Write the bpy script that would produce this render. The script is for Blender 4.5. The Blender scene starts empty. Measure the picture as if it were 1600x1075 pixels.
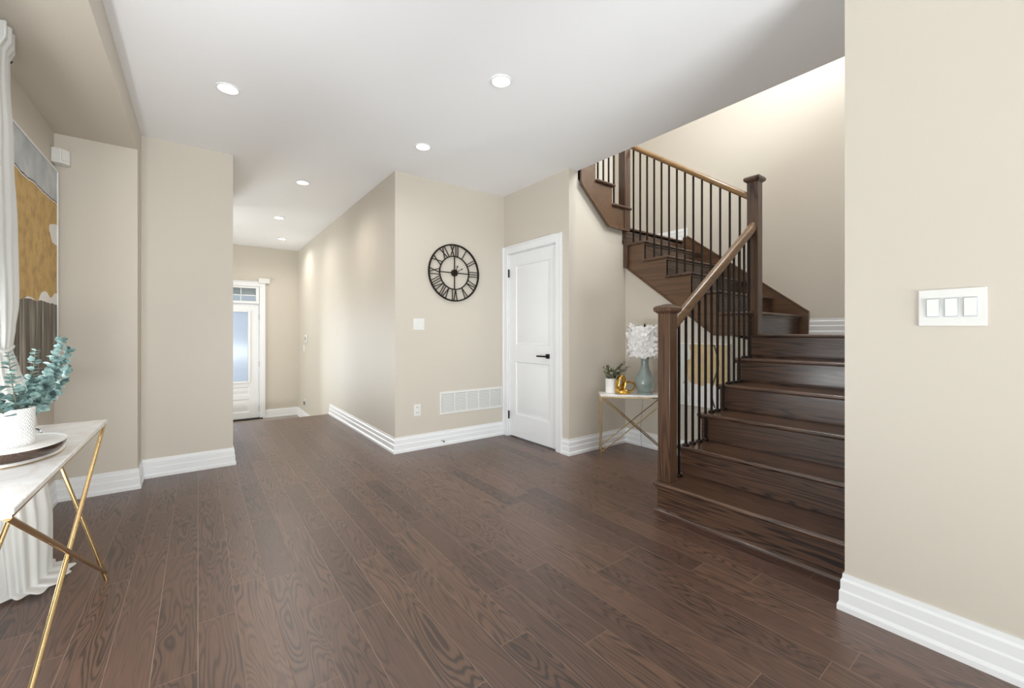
import bpy, bmesh, math, random
from mathutils import Vector, Matrix
from mathutils.geometry import tessellate_polygon
S = bpy.context.scene
COL = S.collection
PI = math.pi
random.seed(7)

# ------------------------------------------------------------------ camera
F_PX, YAW, HOR, EYE = 650.05, 0.646309, 521.59, 1.15
cam_d = bpy.data.cameras.new('camera')
cam_d.sensor_fit = 'HORIZONTAL'; cam_d.sensor_width = 36.0
cam_d.lens = F_PX / 1600 * 36
cam_d.shift_y = -(537.5 - HOR) / 1600
cam_d.clip_start = 0.03
cam = bpy.data.objects.new('camera', cam_d); COL.objects.link(cam)
cam.location = (0, 0, EYE); cam.rotation_euler = (PI / 2, 0, -YAW)
S.camera = cam

# ------------------------------------------------------------------ sky, daylight and added fill lights, exposure
S.view_settings.view_transform = 'Standard'
S.view_settings.look = 'None'
S.view_settings.gamma = 1.0
S.view_settings.use_curve_mapping = False
S.view_settings.exposure = 0.0
W = bpy.data.worlds.new('sky'); S.world = W; W.use_nodes = True
W.node_tree.nodes['Background'].inputs[0].default_value = (0.80, 0.89, 1.0, 1)
W.node_tree.nodes['Background'].inputs[1].default_value = 0.62

def daylight(name, loc, rot, sx, sy, power, color=(0.95, 0.975, 1.0), spread=PI):
    d = bpy.data.lights.new(name, 'AREA'); d.shape = 'RECTANGLE'
    d.size = sx; d.size_y = sy; d.energy = power; d.color = color; d.spread = spread
    o = bpy.data.objects.new(name, d); COL.objects.link(o)
    o.location = loc; o.rotation_euler = rot
    return o
# area lights outside the glass: daylight, plus fills added to brighten the rooms
daylight('daylight_side_window', (-1.02, 1.5, 1.30), (0, -PI / 2, 0.85), 2.2, 1.6, 30, spread=2.2)
daylight('ceiling_fill_side_window', (-0.98, 1.25, 0.45), (0, -PI / 2 - 1.25, 0), 0.6, 2.4, 84, (0.98, 0.99, 1))  # upward fill added to brighten the ceiling and soffit
daylight('ceiling_fill_back', (0.75, -3.2, 0.4), (PI / 2 + 0.75, 0, 0), 2.3, 0.7, 245, (0.97, 0.99, 1))  # strong upward fill added behind the camera to lift the ceiling
daylight('fill_back', (0.75, -3.22, 1.25), (PI / 2, 0, 0), 2.7, 2.3, 6)  # weak fill through the invented opening behind the camera
daylight('daylight_entry_sidelight', (-0.31, 8.98, 0.70), (-PI / 2, 0, 0), 0.5, 1.9, 85)
daylight('fill_foyer', (-1.62, 7.5, 1.0), (0, -PI / 2 - 0.35, 0), 1.9, 1.5, 60, (1, 0.99, 0.96))  # invented source, added to even out the hall brightness
daylight('fill_stairwell', (3.9, 0.36, 4.2), (PI / 2 - 0.45, 0, 0), 1.2, 1.4, 130)  # unseen source added to light the upper stairwell

# ------------------------------------------------------------------ materials
def lin(c):
    def f(u):
        u /= 255.0
        return u / 12.92 if u <= 0.04045 else ((u + 0.055) / 1.055) ** 2.4
    return tuple(f(u) for u in c) + (1.0,)

class Nodes:
    def __init__(s, name):
        s.m = bpy.data.materials.new(name); s.m.use_nodes = True
        s.t = s.m.node_tree; s.n = s.t.nodes; s.l = s.t.links
        s.b = s.n['Principled BSDF']
    def add(s, typ, props=None, **ins):
        n = s.n.new(typ)
        for k, v in (props or {}).items(): setattr(n, k, v)
        for k, v in ins.items():
            key = int(k[1:]) if k[0] == 'i' and k[1:].isdigit() else k.replace('_', ' ')
            s.put(n.inputs[key], v)
        return n
    def put(s, sock, v):
        if isinstance(v, bpy.types.NodeSocket): s.l.new(v, sock)
        elif isinstance(v, bpy.types.Node): s.l.new(v.outputs[0], sock)
        else: sock.default_value = v
    def math(s, op, a, b=None, c=None):
        n = s.n.new('ShaderNodeMath'); n.operation = op
        s.put(n.inputs[0], a)
        if b is not None: s.put(n.inputs[1], b)
        if c is not None: s.put(n.inputs[2], c)
        return n.outputs[0]
    def mix(s, fac, a, b, blend='MIX'):
        n = s.n.new('ShaderNodeMix'); n.data_type = 'RGBA'; n.blend_type = blend
        s.put(n.inputs[0], fac); s.put(n.inputs[6], a); s.put(n.inputs[7], b)
        return n.outputs[2]
    def ramp(s, fac, stops):
        n = s.n.new('ShaderNodeValToRGB'); s.put(n.inputs[0], fac)
        e = n.color_ramp.elements
        while len(e) < len(stops): e.new(0.5)
        for i, (p, c) in enumerate(stops): e[i].position = p; e[i].color = c
        return n.outputs[0]
    def xyz(s):
        c = s.n.new('ShaderNodeTexCoord'); sp = s.n.new('ShaderNodeSeparateXYZ')
        s.l.new(c.outputs['Object'], sp.inputs[0])
        return c.outputs['Object'], sp.outputs[0], sp.outputs[1], sp.outputs[2]
    def comb(s, x, y, z):
        n = s.n.new('ShaderNodeCombineXYZ')
        for i, v in enumerate((x, y, z)): s.put(n.inputs[i], v)
        return n.outputs[0]
    def noise(s, vec, scale=1.0, detail=2.0, rough=0.5, dist=0.0):
        n = s.add('ShaderNodeTexNoise', None, Vector=vec, Scale=scale, Detail=detail, Roughness=rough, Distortion=dist)
        return n.outputs[0]
    def bump(s, h, strength=0.2, distance=0.01):
        n = s.add('ShaderNodeBump', None, Height=h, Strength=strength, Distance=distance)
        s.l.new(n.outputs[0], s.b.inputs['Normal'])
    def set(s, **k):
        for a, v in k.items(): s.put(s.b.inputs[a.replace('_', ' ')], v)
        return s

def paint(name, rgb, rough=0.55, bump=0.04):
    n = Nodes(name); co, x, y, z = n.xyz()
    h = n.noise(co, 160, 2)
    big = n.noise(co, 1.3, 2)
    n.set(Base_Color=n.mix(n.math('MULTIPLY', big, 0.25), lin(rgb), lin(tuple(c * 0.96 for c in rgb))), Roughness=rough)
    if bump: n.bump(h, bump, 0.002)
    return n.m

def plain(name, rgb, rough=0.5, metal=0.0, var=0.05, scale=20, **k):
    n = Nodes(name); co, x, y, z = n.xyz()
    f = n.noise(co, scale, 3)
    n.set(Base_Color=n.mix(f, lin(tuple(c * (1 - var) for c in rgb)), lin(tuple(min(255, c * (1 + var)) for c in rgb))),
          Roughness=rough, Metallic=metal, **k)
    return n.m

def grain_nodes(n, al, a1, a2, seed, ring_scale=(7.0, 0.75), freq=46.0):
    """oak figure: contour lines of a stretched noise plus fine pores along the board"""
    v = n.comb(n.math('MULTIPLY', a1, ring_scale[0]), n.math('MULTIPLY', al, ring_scale[1]),
               n.math('ADD', n.math('MULTIPLY', a2, ring_scale[0]), seed))
    ns = n.noise(v, 1.0, 2.0, 0.45, 0.35)
    s = n.math('SINE', n.math('MULTIPLY', ns, freq))
    s = n.math('MULTIPLY_ADD', s, 0.5, 0.5)
    s = n.math('POWER', s, 2.4)
    v2 = n.comb(n.math('MULTIPLY', a1, 260.0), n.math('MULTIPLY', al, 7.0), n.math('ADD', n.math('MULTIPLY', a2, 260.0), seed))
    p = n.noise(v2, 1.0, 2.0, 0.6)
    v3 = n.comb(n.math('MULTIPLY', a1, 3.0), n.math('MULTIPLY', al, 1.2), seed)
    amp = n.noise(v3, 1.0, 1.0)
    return s, p, amp

def floor_material():
    n = Nodes('oak_floorboards'); co, x, y, z = n.xyz()
    PW = 0.127
    u = n.math('DIVIDE', x, PW)
    row = n.math('FLOOR', u)
    wn = n.add('ShaderNodeTexWhiteNoise', {'noise_dimensions': '1D'}, W=row)
    r1 = wn.outputs['Value']
    wn2 = n.add('ShaderNodeTexWhiteNoise', {'noise_dimensions': '1D'}, W=n.math('ADD', row, 91.7))
    ln = n.math('MULTIPLY_ADD', wn2.outputs['Value'], 0.7, 0.75)
    v = n.math('DIVIDE', n.math('MULTIPLY_ADD', r1, 7.0, y), ln)
    idx = n.math('FLOOR', v)
    pid = n.math('ADD', n.math('MULTIPLY', row, 13.37), n.math('MULTIPLY', idx, 5.13))
    wp = n.add('ShaderNodeTexWhiteNoise', {'noise_dimensions': '1D'}, W=pid)
    rnd = wp.outputs['Value']
    seed = n.math('MULTIPLY', rnd, 57.0)
    s, p, amp = grain_nodes(n, y, x, 0.0, seed, (9.5, 1.05), 150.0)
    base = n.ramp(rnd, [(0.0, lin((90, 62, 50))), (0.2, lin((102, 73, 59))), (0.7, lin((110, 80, 65))), (1.0, lin((120, 88, 70)))])
    dark = n.mix(0.88, base, lin((40, 27, 22)))
    amt = n.math('MULTIPLY', s, n.math('MULTIPLY_ADD', amp, 2.4, -0.30))
    amt = n.math('MULTIPLY', n.math('MINIMUM', n.math('MAXIMUM', amt, 0.0), 1.0), 0.95)
    c = n.mix(amt, base, dark)
    c = n.mix(n.math('MULTIPLY', n.math('POWER', p, 2.0), 0.75), c, dark)
    # seams, their bevel highlight painted in as a lighter line
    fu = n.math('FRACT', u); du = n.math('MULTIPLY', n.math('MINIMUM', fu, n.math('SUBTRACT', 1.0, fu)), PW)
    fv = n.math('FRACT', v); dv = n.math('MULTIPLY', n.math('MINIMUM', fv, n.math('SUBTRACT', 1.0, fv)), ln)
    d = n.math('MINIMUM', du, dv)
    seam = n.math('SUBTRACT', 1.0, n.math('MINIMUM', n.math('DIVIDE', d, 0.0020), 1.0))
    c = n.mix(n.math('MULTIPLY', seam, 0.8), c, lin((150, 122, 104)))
    n.set(Base_Color=c, Roughness=n.math('MULTIPLY_ADD', p, 0.12, 0.30))
    n.b.inputs['Specular IOR Level'].default_value = 1.0
    n.b.inputs['IOR'].default_value = 1.5
    hgt = n.math('SUBTRACT', n.math('MULTIPLY', amt, -0.12), n.math('MULTIPLY', seam, 1.0))
    n.bump(hgt, 0.25, 0.002)
    return n.m

def oak(name, axis, dark, light, rough=0.32, freq=105.0, contrast=1.0):
    n = Nodes(name); co, x, y, z = n.xyz()
    al, a1, a2 = {'x': (x, y, z), 'y': (y, x, z), 'z': (z, x, y)}[axis]
    oi = n.n.new('ShaderNodeObjectInfo')
    seed = n.math('MULTIPLY', oi.outputs['Random'], 40.0)
    s, p, amp = grain_nodes(n, al, a1, a2, seed, (12.0, 0.55), freq)
    amt = n.math('MULTIPLY', s, n.math('MULTIPLY_ADD', amp, 2.4, -0.3))
    amt = n.math('MULTIPLY', n.math('MINIMUM', n.math('MAXIMUM', amt, 0.0), 1.0), contrast)
    tint = n.mix(oi.outputs['Random'], lin(light), lin(tuple(c * 0.88 for c in light)))
    c = n.mix(amt, tint, lin(dark))
    c = n.mix(n.math('MULTIPLY', n.math('POWER', p, 2.0), 0.7), c, lin(dark))
    n.set(Base_Color=c, Roughness=rough)
    n.b.inputs['Coat Weight'].default_value = 0.5; n.b.inputs['Coat Roughness'].default_value = 0.15
    n.bump(n.math('MULTIPLY', amt, -1.0), 0.08, 0.002)
    return n.m

M = {}
M['wall'] = paint('beige_wall_paint', (206, 198, 185), 0.5)
M['ceiling'] = paint('white_ceiling_paint', (246, 246, 247), 0.7, 0.02)
M['trim'] = paint('white_trim_paint', (237, 238, 239), 0.32, 0)
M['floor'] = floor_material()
M['oak_x'] = oak('dark_oak_grain_sideways', 'x', (36, 24, 19), (103, 73, 54))
M['oak_y'] = oak('dark_oak_grain_across', 'y', (36, 24, 20), (107, 77, 58))
M['oak_z'] = oak('dark_oak_grain_upright', 'z', (42, 28, 22), (106, 77, 57))
M['oak_plain'] = oak('smooth_brown_oak', 'y', (70, 47, 30), (110, 79, 53), 0.38, 30.0, 0.5)
M['oak_rail'] = oak('handrail_oak', 'x', (88, 62, 38), (128, 97, 63), 0.28, 30.0, 0.5)  # light on the rails is mixed into these paler oak tones
M['oak_rail_y'] = oak('upper_handrail_oak', 'y', (100, 73, 44), (144, 112, 70), 0.28, 30.0, 0.5)
M['iron'] = plain('black_brown_iron', (34, 28, 23), 0.4, 0.5, 0.1, 60)
M['clock'] = plain('dark_bronze_metal', (38, 31, 24), 0.45, 0.6, 0.2, 40)
M['black'] = plain('black_metal', (28, 28, 28), 0.4, 0.5, 0.1)
M['plastic'] = plain('white_plastic', (228, 227, 223), 0.3, 0, 0.01)
M['plastic_grey'] = plain('grey_plastic', (128, 130, 130), 0.35, 0, 0.02)
M['blind_grey'] = plain('grey_window_blind', (186, 192, 198), 0.6)
M['slot'] = plain('dark_slot', (60, 60, 60), 0.6)
M['tile'] = plain('grey_brown_foyer_tile', (140, 130, 120), 0.35, 0, 0.08, 4)
M['gold'] = plain('brushed_brass', (200, 172, 126), 0.26, 1.0, 0.05, 80)
M['gold_shiny'] = plain('polished_gold', (222, 180, 92), 0.2, 1.0, 0.08, 30)
M['pot'] = plain('white_ceramic', (242, 240, 236), 0.35, 0, 0.01)
M['stem'] = plain('grey_green_stem', (110, 108, 88), 0.6)
M['chrome'] = plain('chrome_metal', (200, 200, 200), 0.15, 1.0)

def marble():
    n = Nodes('white_marble'); co, x, y, z = n.xyz()
    a = n.noise(co, 5.0, 5, 0.6, 1.2)
    v = n.math('ABSOLUTE', n.math('SUBTRACT', a, 0.5))
    f = n.math('SUBTRACT', 1.0, n.math('MINIMUM', n.math('MULTIPLY', v, 14.0), 1.0))
    c = n.mix(n.math('MULTIPLY', f, 0.30), lin((250, 249, 248)), lin((206, 188, 170)))
    n.set(Base_Color=c, Roughness=0.22); return n.m
M['marble'] = marble()

def cloth():
    n = Nodes('white_sheer_fabric'); co, x, y, z = n.xyz()
    f = n.noise(n.comb(n.math('MULTIPLY', x, 700), n.math('MULTIPLY', y, 700), n.math('MULTIPLY', z, 700)), 1.0, 1)
    n.set(Base_Color=n.mix(f, lin((236, 236, 233)), lin((246, 246, 244))), Roughness=0.85)
    tr = n.add('ShaderNodeBsdfTranslucent', None, Color=(0.9, 0.9, 0.88, 1))
    mx = n.add('ShaderNodeMixShader', None, i0=0.35, i1=n.b.outputs[0], i2=tr.outputs[0])
    n.l.new(mx.outputs[0], n.n['Material Output'].inputs[0]); return n.m
M['cloth'] = cloth()

def glass():
    n = Nodes('clear_window_glass')
    tr = n.add('ShaderNodeBsdfTransparent', None, Color=(0.96, 0.98, 0.98, 1))
    gl = n.add('ShaderNodeBsdfGlossy', None, Roughness=0.02)
    fr = n.add('ShaderNodeFresnel', None, IOR=1.45)
    nz = n.noise(n.xyz()[0], 3.0)
    mx = n.add('ShaderNodeMixShader', None, i0=fr.outputs[0], i1=tr.outputs[0], i2=gl.outputs[0])
    n.l.new(mx.outputs[0], n.n['Material Output'].inputs[0]); return n.m
M['glass'] = glass()

def blind_glass():
    n = Nodes('glass_with_pale_blind'); co, x, y, z = n.xyz()
    st = n.math('MULTIPLY_ADD', n.math('SINE', n.math('MULTIPLY', z, 330.0)), 0.5, 0.5)
    n.set(Base_Color=n.mix(n.math('MULTIPLY', st, 0.4), lin((214, 222, 232)), lin((196, 206, 218))), Roughness=0.12)
    tr = n.add('ShaderNodeBsdfTranslucent', None, Color=(0.85, 0.91, 1, 1))
    mx = n.add('ShaderNodeMixShader', None, i0=0.6, i1=n.b.outputs[0], i2=tr.outputs[0])
    n.l.new(mx.outputs[0], n.n['Material Output'].inputs[0]); return n.m
M['blind'] = blind_glass()

def lens():
    n = Nodes('lit_lamp_lens'); co = n.xyz()[0]
    f = n.noise(co, 30)
    n.set(Base_Color=(1, 1, 1, 1), Emission_Color=n.mix(f, (1, .97, .92, 1), (1, .99, .95, 1)), Emission_Strength=9.0)
    return n.m
M['lens'] = lens()

def celadon():
    n = Nodes('grey_green_glaze'); co, x, y, z = n.xyz()
    f = n.noise(co, 14, 4)
    n.set(Base_Color=n.mix(f, lin((128, 142, 138)), lin((158, 170, 164))), Roughness=0.12); n.b.inputs['Coat Weight'].default_value = 0.6
    return n.m
M['celadon'] = celadon()
def feather():
    n = Nodes('white_feathers'); co = n.xyz()[0]
    f = n.noise(co, 60, 3)
    n.set(Base_Color=n.mix(f, lin((246, 243, 240)), lin((253, 252, 251))), Roughness=0.9)
    tr = n.add('ShaderNodeBsdfTranslucent', None, Color=(0.95, 0.93, 0.9, 1))
    mx = n.add('ShaderNodeMixShader', None, i0=0.15, i1=n.b.outputs[0], i2=tr.outputs[0])
    n.l.new(mx.outputs[0], n.n['Material Output'].inputs[0]); return n.m
M['feather'] = feather()
def leafmat(name, a, b, c):
    n = Nodes(name); co = n.xyz()[0]
    f = n.noise(co, 38, 2)
    n.set(Base_Color=n.ramp(f, [(0.3, lin(a)), (0.5, lin(b)), (0.72, lin(c))]), Roughness=0.6); return n.m
M['euca'] = leafmat('blue_green_leaves', (54, 76, 74), (112, 142, 138), (172, 194, 188))
M['sage'] = leafmat('dusty_green_leaves', (76, 80, 62), (142, 142, 116), (204, 202, 180))

def chevron():
    n = Nodes('white_chevron_ceramic'); co, x, y, z = n.xyz()
    an = n.math('ARCTAN2', x, y)
    zig = n.math('PINGPONG', n.math('MULTIPLY', an, 4.0), 0.5)
    h = n.math('SINE', n.math('MULTIPLY', n.math('ADD', n.math('MULTIPLY', z, 45.0), zig), 12.0))
    n.set(Base_Color=lin((240, 239, 236)), Roughness=0.4); n.bump(h, 0.5, 0.003); return n.m
M['chevron'] = chevron()
M['walnut'] = oak('dark_walnut_wood', 'y', (40, 27, 20), (92, 68, 54), 0.35)

def canvas_art():
    n = Nodes('abstract_paint_on_canvas'); co, x, y, z = n.xyz()
    yz = n.comb(0.0, y, z)
    n1 = n.noise(yz, 4.0, 4, 0.6); n2 = n.noise(yz, 12.0, 4, 0.6); n3 = n.noise(yz, 2.2, 2)
    zz = n.math('ADD', z, n.math('MULTIPLY', n.math('SUBTRACT', n1, 0.5), 0.05))
    yel = n.ramp(n2, [(0.25, lin((150, 122, 76))), (0.45, lin((184, 149, 84))), (0.6, lin((200, 164, 98))), (0.8, lin((166, 146, 116)))])
    gre = n.ramp(n1, [(0.3, lin((160, 164, 168))), (0.55, lin((186, 190, 192))), (0.8, lin((214, 216, 216)))])
    st = n.noise(n.comb(0.0, n.math('MULTIPLY', y, 34.0), n.math('MULTIPLY', z, 1.6)), 1.0, 3, 0.6)
    blk = n.ramp(st, [(0.36, lin((52, 46, 38))), (0.5, lin((104, 96, 84))), (0.62, lin((150, 142, 130))), (0.75, lin((214, 208, 200)))])
    wht = lin((232, 229, 224))
    # z runs from the canvas foot (0) to its top (1.5)
    b1 = n.math('ADD', 0.64, n.math('MULTIPLY', n.math('SUBTRACT', n3, 0.5), 0.22))
    c = n.mix(n.math('GREATER_THAN', zz, n.math('SUBTRACT', b1, n.math('MULTIPLY', n.math('MAXIMUM', n.math('SUBTRACT', n3, 0.42), 0.0), 0.22))), blk, wht)
    c = n.mix(n.math('GREATER_THAN', zz, n.math('ADD', b1, n.math('MULTIPLY', n.math('MAXIMUM', n.math('SUBTRACT', n3, 0.45), 0.0), 0.15))), c, yel)
    c = n.mix(n.math('GREATER_THAN', zz, 1.285), c, wht)
    c = n.mix(n.math('GREATER_THAN', zz, 1.30), c, gre)
    c = n.mix(n.math('MULTIPLY', n.math('GREATER_THAN', zz, 1.292), n.math('LESS_THAN', zz, 1.300)), c, lin((50, 46, 42)))
    c = n.mix(n.math('LESS_THAN', zz, 0.13), c, wht)
    # pale patch near the far edge of the yellow field
    dy = n.math('SUBTRACT', y, 1.0); dz = n.math('SUBTRACT', z, 1.085)
    rr = n.math('ADD', n.math('MULTIPLY', n.math('MULTIPLY', dy, dy), 12.0), n.math('MULTIPLY', n.math('MULTIPLY', dz, dz), 60.0))
    rr = n.math('ADD', rr, n.math('MULTIPLY', n.math('SUBTRACT', n1, 0.5), 0.9))
    c = n.mix(n.math('LESS_THAN', rr, 0.3), c, wht)
    n.set(Base_Color=c, Roughness=0.6); n.bump(n2, 0.15, 0.004); return n.m
M['art'] = canvas_art()
def canvas_tan():
    n = Nodes('tan_abstract_paint'); co, x, y, z = n.xyz()
    n1 = n.noise(co, 7.0, 4, 0.6); n2 = n.noise(n.comb(x, n.math('MULTIPLY', y, 3.0), z), 6.0, 3)
    tan = n.ramp(n1, [(0.25, lin((186, 160, 110))), (0.5, lin((206, 184, 140))), (0.7, lin((188, 160, 140))), (0.85, lin((220, 208, 190)))])
    wht = lin((234, 232, 230))
    zz = n.math('ADD', z, n.math('MULTIPLY', n.math('SUBTRACT', n1, 0.5), 0.18))
    yy = n.math('ADD', y, n.math('MULTIPLY', n.math('SUBTRACT', n2, 0.5), 0.3))
    c = n.mix(n.math('LESS_THAN', zz, 0.20), tan, wht)
    c = n.mix(n.math('GREATER_THAN', yy, 0.38), c, lin((214, 216, 210)))
    br = n.math('ABSOLUTE', n.math('SUBTRACT', y, n.math('MULTIPLY_ADD', n.math('SINE', n.math('MULTIPLY', z, 12.0)), 0.03, 0.12)))
    c = n.mix(n.math('LESS_THAN', br, 0.008), c, lin((92, 78, 60)))
    n.set(Base_Color=c, Roughness=0.6); return n.m
M['tan_art'] = canvas_tan()

# ------------------------------------------------------------------ mesh building
ORG = {}
class MB:
    def __init__(s): s.v = []; s.f = []; s.mi = []; s.cur = 0
    def add(s, vs, fs):
        b = len(s.v); s.v += [tuple(p) for p in vs]
        for f in fs: s.f.append([b + i for i in f]); s.mi.append(s.cur)
        return s
    def hexa(s, p):
        return s.add(p, [(0, 3, 2, 1), (4, 5, 6, 7), (0, 1, 5, 4), (1, 2, 6, 5), (2, 3, 7, 6), (3, 0, 4, 7)])
    def box(s, x0, x1, y0, y1, z0, z1):
        return s.hexa([(x0, y0, z0), (x1, y0, z0), (x1, y1, z0), (x0, y1, z0), (x0, y0, z1), (x1, y0, z1), (x1, y1, z1), (x0, y1, z1)])
    def prism(s, poly, axis, a0, a1):
        def mk(p, a): return {'x': (a, p[0], p[1]), 'y': (p[0], a, p[1]), 'z': (p[0], p[1], a)}[axis]
        n = len(poly)
        caps = [tuple(t) for t in tessellate_polygon([[Vector((p[0], p[1], 0)) for p in poly]])] if n > 4 else [tuple(range(n))]
        return s.add([mk(p, a0) for p in poly] + [mk(p, a1) for p in poly],
                     caps + [tuple(n + i for i in t) for t in caps] + [(i, (i + 1) % n, n + (i + 1) % n, n + i) for i in range(n)])
    def tube(s, pts, r, n=10, closed=False, square=False, caps=True):
        pts = [Vector(p) for p in pts]; k = len(pts)
        rs = r if isinstance(r, (list, tuple)) else [r] * k
        rings = []; up = None
        for i, p in enumerate(pts):
            a = pts[(i - 1) % k] if (closed or i > 0) else p
            b = pts[(i + 1) % k] if (closed or i < k - 1) else p
            t = (b - a).normalized()
            if up is None:
                up = Vector((0, 0, 1)) if abs(t.z) < 0.9 else Vector((0, 1, 0))
            sd = t.cross(up)
            if sd.length < 1e-6: sd = t.orthogonal()
            sd.normalize(); up = sd.cross(t).normalized()
            rings.append([p + (sd * math.cos(2 * PI * (j + .5) / n) + up * math.sin(2 * PI * (j + .5) / n)) * rs[i] for j in range(n)])
        vs = [q for g in rings for q in g]; fs = []
        for i in range(k if closed else k - 1):
            i2 = (i + 1) % k
            for j in range(n):
                fs.append((i * n + j, i * n + (j + 1) % n, i2 * n + (j + 1) % n, i2 * n + j))
        if not closed and caps:
            fs.append(list(range(n))[::-1]); fs.append([(k - 1) * n + j for j in range(n)])
        return s.add(vs, fs)
    def lathe(s, prof, c, n=40):
        vs = []; fs = []; k = len(prof)
        for (r, z) in prof:
            for j in range(n):
                a = 2 * PI * j / n; vs.append((c[0] + r * math.cos(a), c[1] + r * math.sin(a), c[2] + z))
        for i in range(k - 1):
            for j in range(n):
                fs.append((i * n + j, i * n + (j + 1) % n, (i + 1) * n + (j + 1) % n, (i + 1) * n + j))
        if prof[0][0] > 1e-4: fs.append(list(range(n))[::-1])
        if prof[-1][0] > 1e-4: fs.append([(k - 1) * n + j for j in range(n)])
        return s.add(vs, fs)
    def sweep(s, path, prof, z0=0.0):
        """profile (offset to the right of the path, height) along a plan polyline, mitred"""
        P = [Vector((a, b)) for a, b in path]; k = len(P); m = len(prof); vs = []
        for i, p in enumerate(P):
            d0 = (P[i] - P[i - 1]).normalized() if i > 0 else None
            d1 = (P[i + 1] - P[i]).normalized() if i < k - 1 else None
            r0 = Vector((d0.y, -d0.x)) if d0 else None; r1 = Vector((d1.y, -d1.x)) if d1 else None
            if r0 is None: mt = r1
            elif r1 is None: mt = r0
            else: mt = (r0 + r1) / (1 + r0.dot(r1))
            for (d, z) in prof: vs.append((p.x + mt.x * d, p.y + mt.y * d, z0 + z))
        fs = [(i * m + j, i * m + (j + 1) % m, (i + 1) * m + (j + 1) % m, (i + 1) * m + j) for i in range(k - 1) for j in range(m)]
        fs += [list(range(m)), [(k - 1) * m + j for j in range(m)][::-1]]
        return s.add(vs, fs)
    def beam(s, p0, p1, prof):
        """section (sideways, up) swept between two points with plumb-cut ends"""
        p0 = Vector(p0); p1 = Vector(p1); d = (p1 - p0); sd = Vector((d.y, -d.x, 0)).normalized(); m = len(prof)
        vs = [p + sd * a + Vector((0, 0, b)) for p in (p0, p1) for a, b in prof]
        fs = [(j, (j + 1) % m, m + (j + 1) % m, m + j) for j in range(m)] + [list(range(m))[::-1], list(range(m, 2 * m))]
        return s.add(vs, fs)
    def build(s, name, mats, parent=None, bevel=0, seg=2, smooth=False, loc=None, ang=0.6):
        if not isinstance(mats, (list, tuple)): mats = [mats]
        me = bpy.data.meshes.new(name)
        if parent is not None: o0 = ORG[parent.name]
        elif loc is not None: o0 = Vector(loc)
        else:
            lo = [min(p[i] for p in s.v) for i in range(3)]; hi = [max(p[i] for p in s.v) for i in range(3)]
            o0 = Vector(((lo[0] + hi[0]) / 2, (lo[1] + hi[1]) / 2, lo[2]))
        me.from_pydata([Vector(p) - o0 for p in s.v], [], s.f)
        for i, p in enumerate(me.polygons): p.material_index = s.mi[i]
        bm = bmesh.new(); bm.from_mesh(me)
        bmesh.ops.recalc_face_normals(bm, faces=bm.faces); bm.to_mesh(me); bm.free()
        for m in mats: me.materials.append(M[m] if isinstance(m, str) else m)
        o = bpy.data.objects.new(name, me); COL.objects.link(o)
        if parent is not None: o.parent = parent
        else: o.location = o0
        ORG[o.name] = o0
        if bevel:
            b = o.modifiers.new('bevel', 'BEVEL'); b.width = bevel; b.segments = seg; b.limit_method = 'ANGLE'; b.angle_limit = 0.5
        if smooth or bevel:
            for p in me.polygons: p.use_smooth = True
            me.set_sharp_from_angle(angle=ang)
        return o

def tag(o, label=None, cat=None, group=None, kind=None):
    if label: o['label'] = label
    if cat: o['category'] = cat
    if group: o['group'] = group
    if kind: o['kind'] = kind
    return o
def thing(name, label, cat, loc, group=None):
    o = bpy.data.objects.new(name, None); COL.objects.link(o); o.location = loc
    o.empty_display_size = 0.05
    ORG[o.name] = Vector(loc)
    return tag(o, label, cat, group)
def struct(o, label, cat): return tag(o, label, cat, None, 'structure')

# ------------------------------------------------------------------ room shell
CH = 2.72          # ceiling height
R = 0.191          # stair rise
ZL = 6 * R         # first landing
ZU = 12 * R        # second landing
ZF = -0.38         # sunken foyer floor
Y3 = 2.816         # wall beside the closet, under the upper flight
XU = 3.64          # wall under the middle flight
XW = 4.75          # outer stairwell wall
UP = 5.2           # upstairs ceiling

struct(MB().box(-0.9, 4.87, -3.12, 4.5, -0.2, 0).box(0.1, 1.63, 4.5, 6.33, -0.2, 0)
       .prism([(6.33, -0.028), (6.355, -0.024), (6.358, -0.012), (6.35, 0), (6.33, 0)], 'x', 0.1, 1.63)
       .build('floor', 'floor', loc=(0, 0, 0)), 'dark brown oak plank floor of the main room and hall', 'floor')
struct(MB().box(-1.3, 1.63, 6.33, 8.87, ZF - 0.15, ZF).box(0.1, 1.63, 6.33, 6.62, ZF, ZF / 2)
       .build('floor.001', 'tile', loc=(0, 0, ZF)), 'lower tiled foyer floor before the front door', 'floor')
cl = MB()
cl.box(-0.9, 2.92, -3.12, 2.816, CH, 3.04).box(-0.9, 2.92, 2.816, 4.52, CH, 3.04)
cl.box(2.92, 4.87, -3.12, 0.55, CH, 3.04).box(-1.3, 1.63, 4.52, 8.87, CH, 3.04)
struct(cl.build('ceiling', 'ceiling'), 'flat white ceiling over the room and hall', 'ceiling')
struct(MB().box(0.4, 4.87, 0.43, 4.02, UP, UP + 0.1).build('ceiling.001', 'ceiling'), 'white ceiling high above the stairwell', 'ceiling')
struct(MB().box(-0.785, -0.36, -3.0, 4.15, 2.52, CH).build('trim_1', 'wall'), 'beige bulkhead soffit along the left wall', 'soffit')

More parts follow.
